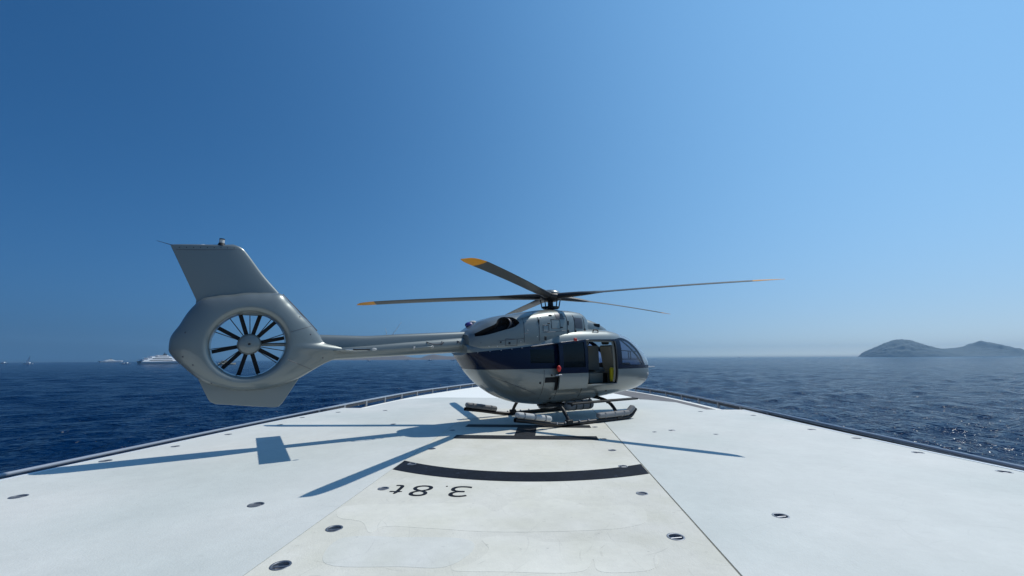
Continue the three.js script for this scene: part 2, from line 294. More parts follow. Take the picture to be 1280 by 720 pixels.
for (const [u, v, r, kind] of fittings) {   // rims stand a few millimetres proud
  const near = Math.hypot(u + 2.1, v - 5.35) < 0.1 ? 'beside the weight figures' : u < SL ? (u < leftEdge(v) + 0.75 ? 'in the row along the rail facing the yachts' : v > 9 ? 'out on the panel beneath the tail boom' : v < 5 ? 'out on the open panel beneath the tail fin' : 'in the row along the rail facing the yachts')
    : u > SR ? (u > rightEdge(v) - 0.75 ? 'in the row along the rail facing the island' : v < 5 ? 'alone on the open panel beyond the dark seam' : 'out on the panel ahead of the helicopter nose')
    : Math.abs(v - 6.6) < 0.1 ? 'at the inner edge of the black arc' : v < 4.5 ? (u < 0 ? 'along the faint seam of the middle panel' : 'near the dark seam of the middle panel') : v < 6 ? 'outside the black arc near the dark seam' : 'between the black arc and the letter H';
  const what = { ring: 'open round steel tie-down cup', bar: 'barred round steel tie-down cup', cap: 'small flush round grey cap' }[kind];
  const t = thing('deck_fitting', `${what} ${near}`, 'deck fitting', `${what}s ${near}`);
  const w = new THREE.Vector3(u, 0, -v).applyAxisAngle(new THREE.Vector3(0, 1, 0), YAW); t.position.copy(w); t.rotation.y = YAW;
  mesh('rim', new THREE.LatheGeometry([[r - 0.014, -0.012], [r - 0.014, 0.001], [r - 0.01, 0.004], [r + 0.004, 0.004], [r + 0.006, 0.0015]].map((q) => P2(...q)), 28), M.steel, t);
  const deep = kind === 'cap' ? 0.008 : 0.04;
  mesh('cup', new THREE.LatheGeometry([[0.0001, -deep], [r * 0.55, -deep], [r * 0.82, -deep * 0.75], [r - 0.013, -0.002]].map((q) => P2(...q)), 28), kind === 'cap' ? M.cap : M.cup, t);
  if (kind !== 'cap') mesh('bar', rod([-r * 0.8, -0.012, 0.2 * r], [r * 0.8, -0.012, -0.2 * r], 0.009), M.steel, t);
}
// own ship's hull, foredeck, capping and rail
const rv = []; for (let v = -8; v < 35.4; v += 1.2) rv.push(v); rv.push(35.4);
const ring = (off) => [...rv.map((v) => [railL(v) + off, v]), ...rv.slice().reverse().map((v) => [railR(v) - off, v])];
{
  const hull = onShip(mesh('ship_hull', slab(ring(-0.12), [], 4.4, -0.30), M.white)); hull.userData = { kind: 'structure', label: 'white hull of the ship under the helideck' };
  const fore = onShip(mesh('foredeck', slab([...rv.filter((v) => v > 13).map((v) => [railL(v) + 0.1, v]), ...rv.filter((v) => v > 13).reverse().map((v) => [railR(v) - 0.1, v])], [], 0.06, -0.235), M.foredeck)); fore.userData = { kind: 'structure', label: 'white foredeck beyond the helideck' };
  const walk = onShip(new THREE.Group()); walk.name = 'side_walkway'; scene.add(walk); walk.userData = { kind: 'structure', label: 'grey planked walkway between foredeck hatch and rail' };
  // planks run along the rail
  const fv = rv.filter((v) => v > 12.5 && v < 31), wid = 0.16;
  for (let k = 0; k < 9; k++) mesh('plank', slab([...fv.map((v) => [railR(v) - 0.42 - k * wid, v]), ...fv.slice().reverse().map((v) => [railR(v) - 0.42 - (k + 0.95) * wid, v])], [], 0.02, -0.222 + 0.001 * (k % 2)), M.planks, walk);
}
function railing(f, s, label) {
  const t = thing('ship_railing', label, 'railing'); onShip(t);
  const prof = (a, b, y0, y1) => slab([...rv.map((v) => [f(v) + a, v]), ...rv.slice().reverse().map((v) => [f(v) + b, v])], [], y1 - y0, y1);
  mesh('cap_rail', tube(rv.map((v) => [f(v), 0.0, -v]), 0.034, 200, 12), M.railTop, t);
  mesh('rail_shade_strip', prof(-0.025, 0.025, -0.13, -0.045), M.railShade, t);  // dark strip painted for the shaded inner side of the rail
  for (let v = 13.2; v < 34; v += 1.55) mesh('post', box(0.07, 0.26, 0.13, f(v), -0.13, -v, 0.02), M.steel, t);
}
railing(railL, 1, 'low rail along the ship edge on the side with the anchored yachts');
railing(railR, -1, 'low dark rail along the ship edge on the side with the glittering sea');

// ---------------------------------------------------------------- the helicopter (axes: x to the nose, y up, z to its right; rotor mast at x = z = 0)
const heli = thing('helicopter', 'silver grey helicopter with a navy band and shrouded tail rotor parked on the deck', 'helicopter');
heli.position.set(1.100, 0, -11.541); heli.rotation.y = 0.5725;
function section(tab, nLow, nUp) {                    // rows: x, yb, ym, yt, w
  const col = (k) => curve(tab.map((r) => [r[0], r[k]])), yb = col(1), ym = col(2), yt = col(3), w = col(4);
  const at = (x, t, off = 0) => {                     // t in [-pi/2, pi/2]: keel .. roof
    const c = Math.cos(t), s = Math.sin(t), n = s < 0 ? nLow : nUp, cs = Math.pow(Math.max(c, 0), 2 / n), sn = Math.sign(s) * Math.pow(Math.abs(s), 2 / n);
    return [x, ym(x) + (s < 0 ? ym(x) - yb(x) : yt(x) - ym(x)) * sn, w(x) * cs];
  };
  const tOf = (x, y) => { const d = y - ym(x), h = d < 0 ? ym(x) - yb(x) : yt(x) - ym(x), n = d < 0 ? nLow : nUp, q = clamp(Math.abs(d) / h, 0, 1); return Math.sign(d) * Math.asin(Math.pow(q, n / 2)); };
  const normal = (x, t) => {
    const e = 1e-3, tt = clamp(t, -1.55, 1.55), a = at(x + e, tt), b = at(x - e, tt), c = at(x, tt + e), d = at(x, tt - e);
    const n = new THREE.Vector3(a[0] - b[0], a[1] - b[1], a[2] - b[2]).cross(new THREE.Vector3(c[0] - d[0], c[1] - d[1], c[2] - d[2])).normalize();
    if (n.lengthSq() < 0.5) n.set(0, Math.sign(t), 0);
    if (n.z < -1e-4 || (Math.abs(n.z) < 1e-4 && n.y * t < 0)) n.negate();
    return n;
  };
  // a piece of skin between two height lines; lo / hi are numbers or functions of x; off pushes it out along the normal
  function patch(x0, x1, lo, hi, side = 1, o = {}) {
    const nx = o.nx ?? Math.max(4, Math.ceil((x1 - x0) / 0.06)), ny = o.ny ?? 14, off = o.off ?? 0;
    const L = typeof lo === 'function' ? lo : () => lo, Hh = typeof hi === 'function' ? hi : () => hi, p = [], nn = [], uv = [], idx = [];
    for (let i = 0; i <= nx; i++) for (let j = 0; j <= ny; j++) {
      const x = lerp(x0, x1, i / nx), a = Math.max(L(x), yb(x)), b = Math.max(Math.min(Hh(x), yt(x)), a), ta = tOf(x, a), tb = tOf(x, b), t = lerp(ta, tb, j / ny);
      const q = at(x, t), n = normal(x, t); p.push(q[0] + n.x * off, q[1] + n.y * off, (q[2] + n.z * off) * side); nn.push(n.x, n.y, n.z * side); uv.push(x, q[1]);
    }
    for (let i = 0; i < nx; i++) for (let j = 0; j < ny; j++) { const a = i * (ny + 1) + j, b = a + 1, c = a + ny + 1, d = c + 1; if (side > 0) idx.push(a, c, d, a, d, b); else idx.push(a, d, c, a, b, d); }
    const g = new THREE.BufferGeometry(); g.setAttribute('position', new THREE.Float32BufferAttribute(p, 3)); g.setAttribute('normal', new THREE.Float32BufferAttribute(nn, 3)); g.setAttribute('uv', new THREE.Float32BufferAttribute(uv, 2)); g.setIndex(idx); return g;
  }
  // the same with thickness: outer skin, inner skin and the four edges
  function shell(x0, x1, lo, hi, side, off0, off1) {
    const o = { nx: 16, ny: 14 }, A = patch(x0, x1, lo, hi, side, { ...o, off: off1 }), B = patch(x0, x1, lo, hi, side, { ...o, off: off0 });
    const pa = A.attributes.position, pb = B.attributes.position, e = [], ny = 14, nx = 16, id = (i, j) => i * (ny + 1) + j;
    const strip = (list) => { const q = []; for (const k of list) q.push(k); const p = [], ix = []; for (const k of q) p.push(pa.getX(k), pa.getY(k), pa.getZ(k), pb.getX(k), pb.getY(k), pb.getZ(k)); for (let i = 0; i < q.length - 1; i++) ix.push(2 * i, 2 * i + 1, 2 * i + 3, 2 * i, 2 * i + 3, 2 * i + 2); const g = new THREE.BufferGeometry(); g.setAttribute('position', new THREE.Float32BufferAttribute(p, 3)); g.setAttribute('uv', new THREE.Float32BufferAttribute(new Float32Array(p.length / 3 * 2), 2)); g.setIndex(ix); g.computeVertexNormals(); return g; };
    const R = (n) => [...Array(n).keys()];
    e.push(strip(R(ny + 1).map((j) => id(0, j))), strip(R(ny + 1).map((j) => id(nx, j))), strip(R(nx + 1).map((i) => id(i, 0))), strip(R(nx + 1).map((i) => id(i, ny))));
    return flat([A, B, ...e]);
  }
  function cap(x, m = 1) { const p = [], n = 24, f = []; for (let k = 0; k <= n; k++) { const q = at(x, lerp(-Math.PI / 2, Math.PI / 2, k / n)); f.push(P2(q[2], q[1])); } for (let k = n - 1; k > 0; k--) f.push(P2(-f[k].x, f[k].y)); return new THREE.ShapeGeometry(new THREE.Shape(f)).rotateY(-Math.PI / 2).translate(x, 0, 0); }
  return { at, patch, shell, cap, tOf, normal, yb, ym, yt, w, point: (x, y, off = 0, side = 1) => { const t = tOf(x, y), q = at(x, t), n = normal(x, t); return [q[0] + n.x * off, q[1] + n.y * off, (q[2] + n.z * off) * side]; } };
}
const F = section([
  [-2.85, 1.70, 1.80, 1.95, 0.44], [-2.7, 1.50, 1.76, 2.0, 0.56], [-2.5, 1.22, 1.70, 2.05, 0.65], [-2.1, 0.86, 1.6, 2.12, 0.76], [-1.7, 0.64, 1.5, 2.2, 0.84], [-1.2, 0.49, 1.45, 2.30, 0.89],
  [-0.5, 0.42, 1.4, 2.39, 0.91], [0.5, 0.43, 1.4, 2.45, 0.91], [1.5, 0.51, 1.4, 2.46, 0.89], [2.1, 0.57, 1.36, 2.40, 0.85], [2.6, 0.62, 1.32, 2.26, 0.78], [3.0, 0.68, 1.3, 2.06, 0.68], [3.3, 0.76, 1.28, 1.86, 0.56], [3.5, 0.85, 1.26, 1.70, 0.45], [3.66, 0.96, 1.24, 1.55, 0.31], [3.76, 1.12, 1.22, 1.36, 0.10],
], 2.6, 3.6);
const bandLow = 1.36;
const bandUp = curve([[-2.85, 1.75], [-1.7, 1.87], [-0.5, 2.01], [0.6, 2.115], [1.68, 2.15], [2.05, 2.2], [2.6, 2.05]]);
const winTop = curve([[1.88, 2.12], [2.1, 2.10], [2.4, 1.96], [2.7, 1.73], [2.95, 1.42]]);
const frameTop = curve([[1.68, 2.15], [2.0, 2.2], [2.3, 2.13], [2.6, 1.95], [2.9, 1.68], [3.1, 1.44], [3.76, 1.40]]);
const DX0 = 0.36, DX1 = 1.68, DY0 = 0.93, DY1 = 2.1;   // door opening on the right side
{
  const lower = [F.patch(-2.85, DX0, 0, bandLow), F.patch(DX0, DX1, 0, DY0), F.patch(DX1, 3.76, 0, 1.31), F.patch(-2.85, 1.68, 0, bandLow, -1), F.patch(DX1, 3.76, 0, 1.31, -1)];
  const body = mesh('fuselage', flat([...lower, F.patch(-2.85, 1.98, bandUp, 9), F.patch(-2.85, 1.98, bandUp, 9, -1), F.cap(-2.85)]), M.paint, heli);
  mesh('band', flat([F.patch(-2.85, -1.35, bandLow, bandUp), F.patch(-1.35, -0.62, bandLow, 1.5), F.patch(-1.35, -0.62, 1.84, bandUp), F.patch(-0.62, DX0, bandLow, bandUp), F.patch(DX0, DX1, DY1, bandUp),
    F.patch(DX1, 1.88, 1.31, frameTop), F.patch(1.88, 2.95, 1.31, 1.42), F.patch(1.88, 2.95, winTop, frameTop), F.patch(2.95, 3.1, 1.31, frameTop), F.patch(3.1, 3.76, 1.31, 1.4),
    F.patch(-2.85, -0.3, bandLow, bandUp, -1), F.patch(-0.3, 1.5, bandLow, 1.45, -1), F.patch(-0.3, 1.5, 2.0, bandUp, -1), F.patch(1.5, 1.88, 1.31, frameTop, -1), F.patch(1.88, 2.95, 1.31, 1.42, -1), F.patch(1.88, 2.95, winTop, frameTop, -1), F.patch(2.95, 3.1, 1.31, frameTop, -1), F.patch(3.1, 3.76, 1.31, 1.4, -1)]), M.navy, heli).userData.label = 'dark navy band along the cabin';
  mesh('window', F.patch(1.88, 2.95, 1.42, winTop, 1), M.tinted, heli).userData.label = 'violet tinted cockpit side window';
  mesh('window', F.patch(1.88, 2.95, 1.42, winTop, -1), M.tinted, heli);
  mesh('window', F.patch(-0.3, 1.5, 1.45, 2.0, -1), M.darkGlass, heli);
  mesh('window', F.patch(-1.35, -0.62, 1.5, 1.84, 1), M.darkGlass, heli);
  mesh('windshield', flat([F.patch(1.98, 3.1, frameTop, 9, 1), F.patch(3.1, 3.76, 1.4, 9, 1), F.patch(1.98, 3.1, frameTop, 9, -1), F.patch(3.1, 3.76, 1.4, 9, -1)]), M.clear, heli);
  mesh('windshield_post', tube([[1.98, F.yt(1.98) + 0.004, 0], [2.6, F.yt(2.6) + 0.004, 0], [3.1, F.yt(3.1) + 0.004, 0], [3.5, F.yt(3.5) + 0.004, 0], [3.74, 1.41, 0]], 0.025), M.navy, heli);
  // window dividers
  const bar = (x0, y0, x1, y1, r = 0.012) => tube([0, 0.5, 1].map((t) => F.point(lerp(x0, x1, t), lerp(y0, y1, t), -0.01)), r, 8, 6);
  for (const g of [bar(1.88, 1.83, 2.62, 1.8), bar(1.88, 1.58, 2.83, 1.58), bar(2.2, 1.58, 2.2, 1.82), bar(2.3, 1.58, 2.3, 1.82)]) mesh('window_divider', g, M.black, heli);
  // panel seams on the right side
  const seam = (x0, y0, x1, y1, r = 0.006) => tube([0, 0.25, 0.5, 0.75, 1].map((t) => F.point(lerp(x0, x1, t), lerp(y0, y1, t), 0.001)), r, 14, 5);
  for (const s of [[-0.95, 0.62, -0.95, 1.33], [-0.5, 0.6, -0.5, 0.95], [-2.3, 1.2, -1.1, 0.75], [DX0 - 0.02, 0.6, DX0 - 0.02, 0.9]]) mesh('panel_seam', seam(...s), M.darkSteel, heli);
  mesh('door_sill', F.shell(DX0, DX1, 0.89, DY0 - 0.002, 1, 0.0, 0.045), M.paint, heli);
  mesh('door_rail', tube([-1.3, -0.6, 0.1, 0.6].map((x) => F.point(x, bandUp(x) - 0.02, 0.03)), 0.018), M.darkSteel, heli);
}
// opening trim, cabin and seats
{
  const cab = mesh('cabin_lining', flat([
    box(2.6, 0.05, 1.4, 0.9, 0.87, 0, 0.01), box(0.06, 1.35, 1.55, -0.42, 1.5, 0, 0.01), box(1.6, 0.04, 1.1, 0.9, 2.3, 0, 0.01),
  ]), M.cabinDark, heli);
  mesh('door_trim', flat([F.patch(DX1 - 0.13, DX1 + 0.18, DY0, DY1 + 0.02, 1, { off: -0.05 }), F.patch(DX0, DX1, DY1 - 0.035, DY1 + 0.03, 1, { off: -0.03 })]), M.beige, heli);
  const mkSeat = (x, z, back, m = M.seat, mb = M.beige) => {
    const s = new THREE.Group(); s.name = 'crew_seat'; heli.add(s);
    mesh('seat_cushion', box(0.5, 0.16, 0.46, x + 0.1, 1.24, z, 0.05), m, s);
    mesh('seat_base', box(0.4, 0.28, 0.38, x + 0.1, 1.03, z, 0.03), mb, s);
    const b = box(0.13, 0.72, 0.46, 0, 0.36, 0, 0.05); b.rotateZ(back); b.translate(x - 0.14, 1.28, z); mesh('seat_back', b, m, s);
    const h = box(0.09, 0.2, 0.26, 0, 0.84, 0, 0.04); h.rotateZ(back); h.translate(x - 0.14, 1.28, z); mesh('headrest', h, M.cabinDark, s);
    for (const dz of [-0.09, 0.09]) { const q = box(0.02, 0.66, 0.05, 0.075, 0.36, dz, 0.008); q.rotateZ(back); q.translate(x - 0.14, 1.28, z); mesh('seat_belt', q, M.black, s); }
  };
  mkSeat(1.98, 0.42, 0.2); mkSeat(1.98, -0.42, 0.2); mkSeat(0.3, -0.35, 0.12, M.cabinDark, M.cabinDark);
  mesh('cabin_panel', box(0.9, 0.75, 0.05, 1.55, 1.62, -0.2, 0.02), M.beige, heli);
  mesh('cabin_cabinet', box(0.55, 0.3, 0.5, 1.3, 1.05, 0.15, 0.04), M.beige, heli);
  for (const x of [1.32, 1.5]) mesh('panel_slot', box(0.09, 0.5, 0.02, x, 1.7, -0.17, 0.008), M.cabinDark, heli);
  mesh('opening_frame', flat([F.shell(DX1 - 0.05, DX1 - 0.002, DY0, DY1, 1, -0.04, 0.004), F.shell(DX0 + 0.002, DX0 + 0.05, DY0, DY1, 1, -0.04, 0.004)]), M.black, heli);
  mesh('instrument_console', flat([box(0.3, 0.55, 1.1, 2.45, 1.2, 0, 0.05), box(0.5, 0.3, 0.3, 2.15, 1.05, 0, 0.04)]), M.cabinDark, heli);
  mesh('cabin_divider', box(0.05, 1.25, 1.0, 0.75, 1.5, -0.3, 0.02), M.cabinDark, heli);
  const vest = box(0.17, 0.40, 0.14, 1.63, 1.15, 0.70, 0.06); mesh('life_vest_pouch', vest, M.vest, heli).userData.label = 'yellow pouch beside the open door';
}
// sliding door pushed back on its rail, proud of the side
{
  const d = new THREE.Group(); d.name = 'sliding_door'; heli.add(d); d.userData.label = 'sliding door pushed back along the cabin side';
  const x0 = -0.55, x1 = 0.42, a = 0.07, b = 0.11, top = (x) => bandUp(x) - 0.03;
  mesh('door_panel', F.shell(x0, x1, 0.88, 1.24, 1, a, b), M.paint, d);
  mesh('door_frame', flat([F.shell(x0, x1, 1.242, 1.38, 1, a, b), F.shell(x0, x0 + 0.13, 1.382, (x) => top(x) - 0.05, 1, a, b), F.shell(x1 - 0.1, x1, 1.382, (x) => top(x) - 0.05, 1, a, b), F.shell(x0, x1, (x) => top(x) - 0.048, top, 1, a, b)]), M.navy, d);
  mesh('window', F.patch(x0 + 0.13, x1 - 0.1, 1.382, (x) => top(x) - 0.05, 1, { off: 0.095 }), M.darkGlass, d);
  mesh('handle', tube([F.point(-0.05, 2.03, 0.1), F.point(-0.02, 2.03, 0.13), F.point(0.1, 2.035, 0.13), F.point(0.13, 2.035, 0.1)], 0.014), M.steel, d);
  mesh('red_tag', box(0.1, 0.08, 0.05, ...F.point(0.02, 2.055, 0.14), 0.02), M.red, heli);
  const pz = F.point(-0.58, 1.36, 0.11);
  mesh('red_cover', sphere(0.07, ...pz, 0.9, 1.15, 0.6), M.red, heli).userData.label = 'round red cover on the cabin side';
  mesh('red_cover_bracket', box(0.22, 0.04, 0.05, pz[0] - 0.02, pz[1] - 0.16, pz[2], 0.012), M.steel, heli);
  mesh('step_recess_shade', flat([F.patch(-0.92, -0.5, 1.02, 1.15, 1, { off: 0.004 }), F.patch(-0.6, -0.5, 0.82, 1.02, 1, { off: 0.004 })]), M.matteBlack, heli);  // flat black patch on the skin; the shade of a recess as colour
  mesh('nose_light', sphere(0.04, ...F.point(3.35, 1.12, 0.0)), M.steel, heli);
  mesh('pitot_tube', rod([3.6, 1.33, 0.25], [4.05, 1.33, 0.25], 0.014), M.steel, heli);
  mesh('wire_cutter', box(0.05, 0.3, 0.02, 3.68, 1.12, 0.2, 0.008), M.black, heli);
  // rivets along the band and small dark vents
  for (let x = -2.65; x < -0.7; x += 0.27) mesh('fastener', sphere(0.016, ...F.point(x, bandUp(x) - 0.012, 0.002)), M.steel, heli);
  for (const [x, y] of [[-1.05, 1.02], [-0.72, 1.2], [1.35, 0.72], [-0.6, 0.62]]) mesh('vent_port', sphere(0.03, ...F.point(x, y, 0.0), 1, 1, 0.5), M.black, heli);
}
// engine and gearbox cowling
const C = section([
  [-2.80, 1.72, 1.95, 2.20, 0.44], [-2.72, 1.72, 1.98, 2.28, 0.53], [-2.55, 1.72, 2.0, 2.40, 0.63], [-2.3, 1.72, 2.05, 2.56, 0.71], [-1.9, 1.72, 2.1, 2.69, 0.795], [-1.5, 1.72, 2.2, 2.76, 0.845], [-1.1, 1.72, 2.22, 2.84, 0.86], [-0.7, 1.72, 2.25, 2.90, 0.83], [-0.2, 1.75, 2.3, 2.945, 0.76], [0.4, 1.8, 2.3, 2.955, 0.67], [0.75, 1.85, 2.3, 2.93, 0.60], [0.95, 1.9, 2.3, 2.86, 0.51], [1.05, 2.0, 2.3, 2.74, 0.40], [1.09, 2.1, 2.3, 2.5, 0.18],
], 4.5, 3.4);
{
  const X0 = -2.70, X1 = -1.62;
  const lowE = curve([[X0, 2.13], [-2.5, 2.16], [-2.1, 2.27], [-1.75, 2.38], [X1, 2.47]]);
  const upE = curve([[X0, 2.20], [-2.45, 2.33], [-2.2, 2.45], [-2.1, 2.56], [-1.9, 2.635], [-1.72, 2.62], [X1, 2.5]]);
  mesh('engine_cowling', flat([C.patch(-2.8, X0, 0, 9), C.patch(X0, X1, 0, lowE), C.patch(X0, X1, upE, 9), C.patch(X1, 1.09, 0, 9), C.patch(-2.8, 1.09, 0, 9, -1), C.cap(-2.8)]), M.paint, heli);
  const liner = [];
  liner.push(C.patch(X0 - 0.03, X1 + 0.03, (x) => lowE(x) - 0.06, (x) => upE(x) + 0.05, 1, { off: -0.2 }));
  const edge = (f) => grid((u, v) => C.point(lerp(X0, X1, u), f(lerp(X0, X1, u)), -0.2 * v), 24, 3);
  liner.push(edge(lowE), edge(upE), grid((u, v) => C.point(X0, lerp(lowE(X0), upE(X0), u), -0.2 * v), 6, 3), grid((u, v) => C.point(X1, lerp(lowE(X1), upE(X1), u), -0.2 * v), 6, 3));
  mesh('exhaust_trough', flat(liner), M.matteBlack, heli);
  const ex = new THREE.LatheGeometry([[0.001, 0.25], [0.13, 0.25], [0.135, 0.0], [0.15, -0.02], [0.165, 0.0], [0.16, 0.3]].map((q) => P2(...q)), 28).scale(1.05, 1, 1.15);
  ex.rotateZ(-Math.PI / 2 - 0.15); ex.rotateY(0.42); ex.translate(-1.90, 2.455, 0.56);
  mesh('exhaust_pipe', ex, M.darkSteel, heli);
  const seam = (pts, r = 0.006) => tube(pts.map(([x, y]) => C.point(x, y, 0.001)), r, 16, 5);
  const vert = (x, y0, y1) => seam([0, 0.2, 0.4, 0.6, 0.8, 1].map((t) => [x, lerp(y0, y1, t)]));
  for (const g of [vert(-1.5, 2.0, 2.6), vert(-1.05, 2.05, 2.8), vert(-0.02, 2.15, 2.9), vert(0.28, 2.2, 2.92), vert(0.7, 2.25, 2.88), seam([[-2.6, 1.98], [-2, 2.05], [-1.5, 2.1]]), seam([[-1.5, 2.22], [-0.8, 2.27], [-0.1, 2.34]])]) mesh('cowling_seam', g, M.darkSteel, heli);
  for (const [x, y, sx, sy] of [[-1.05, 2.52, 0.035, 0.14], [-0.72, 2.5, 0.08, 0.03], [-0.25, 2.42, 0.1, 0.03], [0.02, 2.55, 0.035, 0.12], [0.0, 2.33, 0.06, 0.08], [0.3, 2.35, 0.06, 0.08], [0.72, 2.4, 0.05, 0.08], [-0.85, 2.12, 0.06, 0.1], [-2.12, 2.0, 0.04, 0.04], [-1.9, 1.98, 0.05, 0.05], [-0.6, 2.72, 0.09, 0.05]]) {
    const p = C.point(x, y, 0.0); mesh('cowling_latch', box(sx, sy, 0.03, p[0], p[1], p[2], 0.012), M.black, heli);
  }
  const loop = (x0, x1, y0, y1) => { for (const g of [vert(x0, y0, y1), vert(x1, y0, y1), seam([[x0, y0], [(x0 + x1) / 2, y0], [x1, y0]]), seam([[x0, y1], [(x0 + x1) / 2, y1], [x1, y1]])]) mesh('cowling_seam', g, M.darkSteel, heli); };
  loop(-0.62, -0.3, 2.38, 2.62); loop(-0.92, -0.72, 2.3, 2.45); loop(-2.0, -1.7, 1.92, 2.08);
  for (const [x, y] of [[-1.4, 2.3], [-1.4, 2.55], [-1.12, 2.15], [-0.95, 2.65], [-0.5, 2.78], [-0.1, 2.7], [0.2, 2.3], [0.2, 2.75], [-0.35, 2.2], [-2.4, 1.9], [-2.2, 1.9], [-1.6, 2.02]]) mesh('fastener', sphere(0.014, ...C.point(x, y, 0.001), 1, 1, 0.5), M.floatLight, heli);
  mesh('cooling_mesh', C.patch(-0.42, -0.12, 2.64, 2.8, 1, { off: 0.004 }), M.darkSteel, heli);
  mesh('cooling_mesh', C.patch(0.3, 0.62, 2.42, 2.72, 1, { off: 0.004 }), M.darkSteel, heli);
  const Fr = section([[0.85, 2.2, 2.4, 2.80, 0.46], [1.15, 2.2, 2.4, 2.77, 0.45], [1.5, 2.2, 2.38, 2.69, 0.42], [1.8, 2.2, 2.36, 2.57, 0.36], [2.05, 2.2, 2.34, 2.44, 0.24], [2.2, 2.2, 2.3, 2.34, 0.08]], 2.5, 2.6);
  mesh('roof_fairing', flat([Fr.patch(0.85, 2.2, 2.2, 9), Fr.patch(0.85, 2.2, 2.2, 9, -1)]), M.paint, heli);
  mesh('air_intake', box(0.24, 0.1, 0.05, ...Fr.point(1.38, 2.56, 0.0), 0.02), M.matteBlack, heli);
  mesh('roof_handle', tube([F.point(0.95, 2.33, 0), F.point(0.97, 2.35, 0.05), F.point(1.13, 2.35, 0.05), F.point(1.15, 2.33, 0)], 0.014), M.black, heli);
  const bc = new THREE.Group(); bc.name = 'exhaust_cover'; heli.add(bc); bc.userData.label = 'violet and white cover on the far exhaust';
  mesh('cover_cap', sphere(0.1, -2.44, 2.47, -0.28, 1.2, 0.8, 1), M.violet, bc); mesh('cover_band', sphere(0.08, -2.33, 2.54, -0.28, 1.4, 0.6, 1), M.floatLight, bc);
}
// main rotor
const HUBY = 3.345, R = 5.619;
{
  mesh('rotor_mast', rod([0, 2.88, 0], [0, HUBY, 0], 0.09, 0.07), M.black, heli);
  const sw = new THREE.Group(); sw.name = 'swashplate'; heli.add(sw);
  mesh('plate', new THREE.CylinderGeometry(0.26, 0.22, 0.06, 28).translate(0, 3.03, 0), M.black, sw);
  for (let k = 0; k < 5; k++) { const a = k * 1.2566 + 0.3, c = Math.cos(a), s = Math.sin(a); mesh('pitch_link', rod([c * 0.25, 3.03, s * 0.25], [c * 0.3, 3.28, s * 0.3], 0.016), M.black, sw); }
  mesh('rotor_hub', new THREE.LatheGeometry([[0.001, -0.13], [0.16, -0.13], [0.3, -0.07], [0.34, 0], [0.3, 0.07], [0.16, 0.11], [0.001, 0.12]].map((q) => P2(...q)), 30).translate(0, HUBY, 0), M.bladeRoot, heli);
  mesh('hub_cap', new THREE.LatheGeometry([[0.29, 0.09], [0.27, 0.15], [0.18, 0.19], [0.001, 0.21]].map((q) => P2(...q)), 30).translate(0, HUBY, 0), M.paint, heli);
  // blade sections along the span: [r, lead, trail, thickness, pitch]
  const lead = curve([[0.2, 0.13], [0.9, 0.11], [1.5, 0.10], [4.9, 0.105], [5.3, 0.075], [5.5, 0.02], [R, -0.11]]);
  const trail = curve([[0.2, -0.13], [0.8, -0.13], [1.4, -0.165], [1.8, -0.175], [4.9, -0.175], [5.3, -0.17], [5.5, -0.155], [R, -0.13]]);
  const thick = curve([[0.2, 0.085], [0.9, 0.065], [1.35, 0.04], [1.7, 0.02], [5, 0.015], [R, 0.004]]);
  const sag = (r) => -0.165 * Math.pow(r / R, 1.8) + 0.015;
  const bladeGeo = (r0, r1, n) => grid((u, v) => {
    const r = lerp(r0, r1, u), a = v * 2 * Math.PI, c = (Math.cos(a) + 1) / 2, L = lead(r), T = trail(r), pitch = lerp(0.3, 0.2, r / R);
    const w = lerp(T, L, c), h = Math.sin(a) * thick(r) * (r < 1.3 ? 1 : 0.45 + 0.75 * Math.sqrt(c));
    return [r, sag(r) + h * Math.cos(pitch) + w * Math.sin(pitch), -(w * Math.cos(pitch) - h * Math.sin(pitch))];
  }, n, 20);
  const gRoot = bladeGeo(0.22, 1.45, 24), gMid = bladeGeo(1.45, 5.05, 40), gTip = bladeGeo(5.05, R, 24);
  for (let k = 0; k < 5; k++) {
    const b = new THREE.Group(); b.name = 'rotor_blade'; heli.add(b); b.position.y = HUBY;
    b.rotation.y = -(0.6392 + k * 1.256637) - 0.5725;    // world bearing less the helicopter's own heading
    mesh('blade_root', gRoot, M.bladeRoot, b); mesh('blade_panel', gMid, M.blade, b); mesh('blade_tip', gTip, M.yellow, b);
  }
}
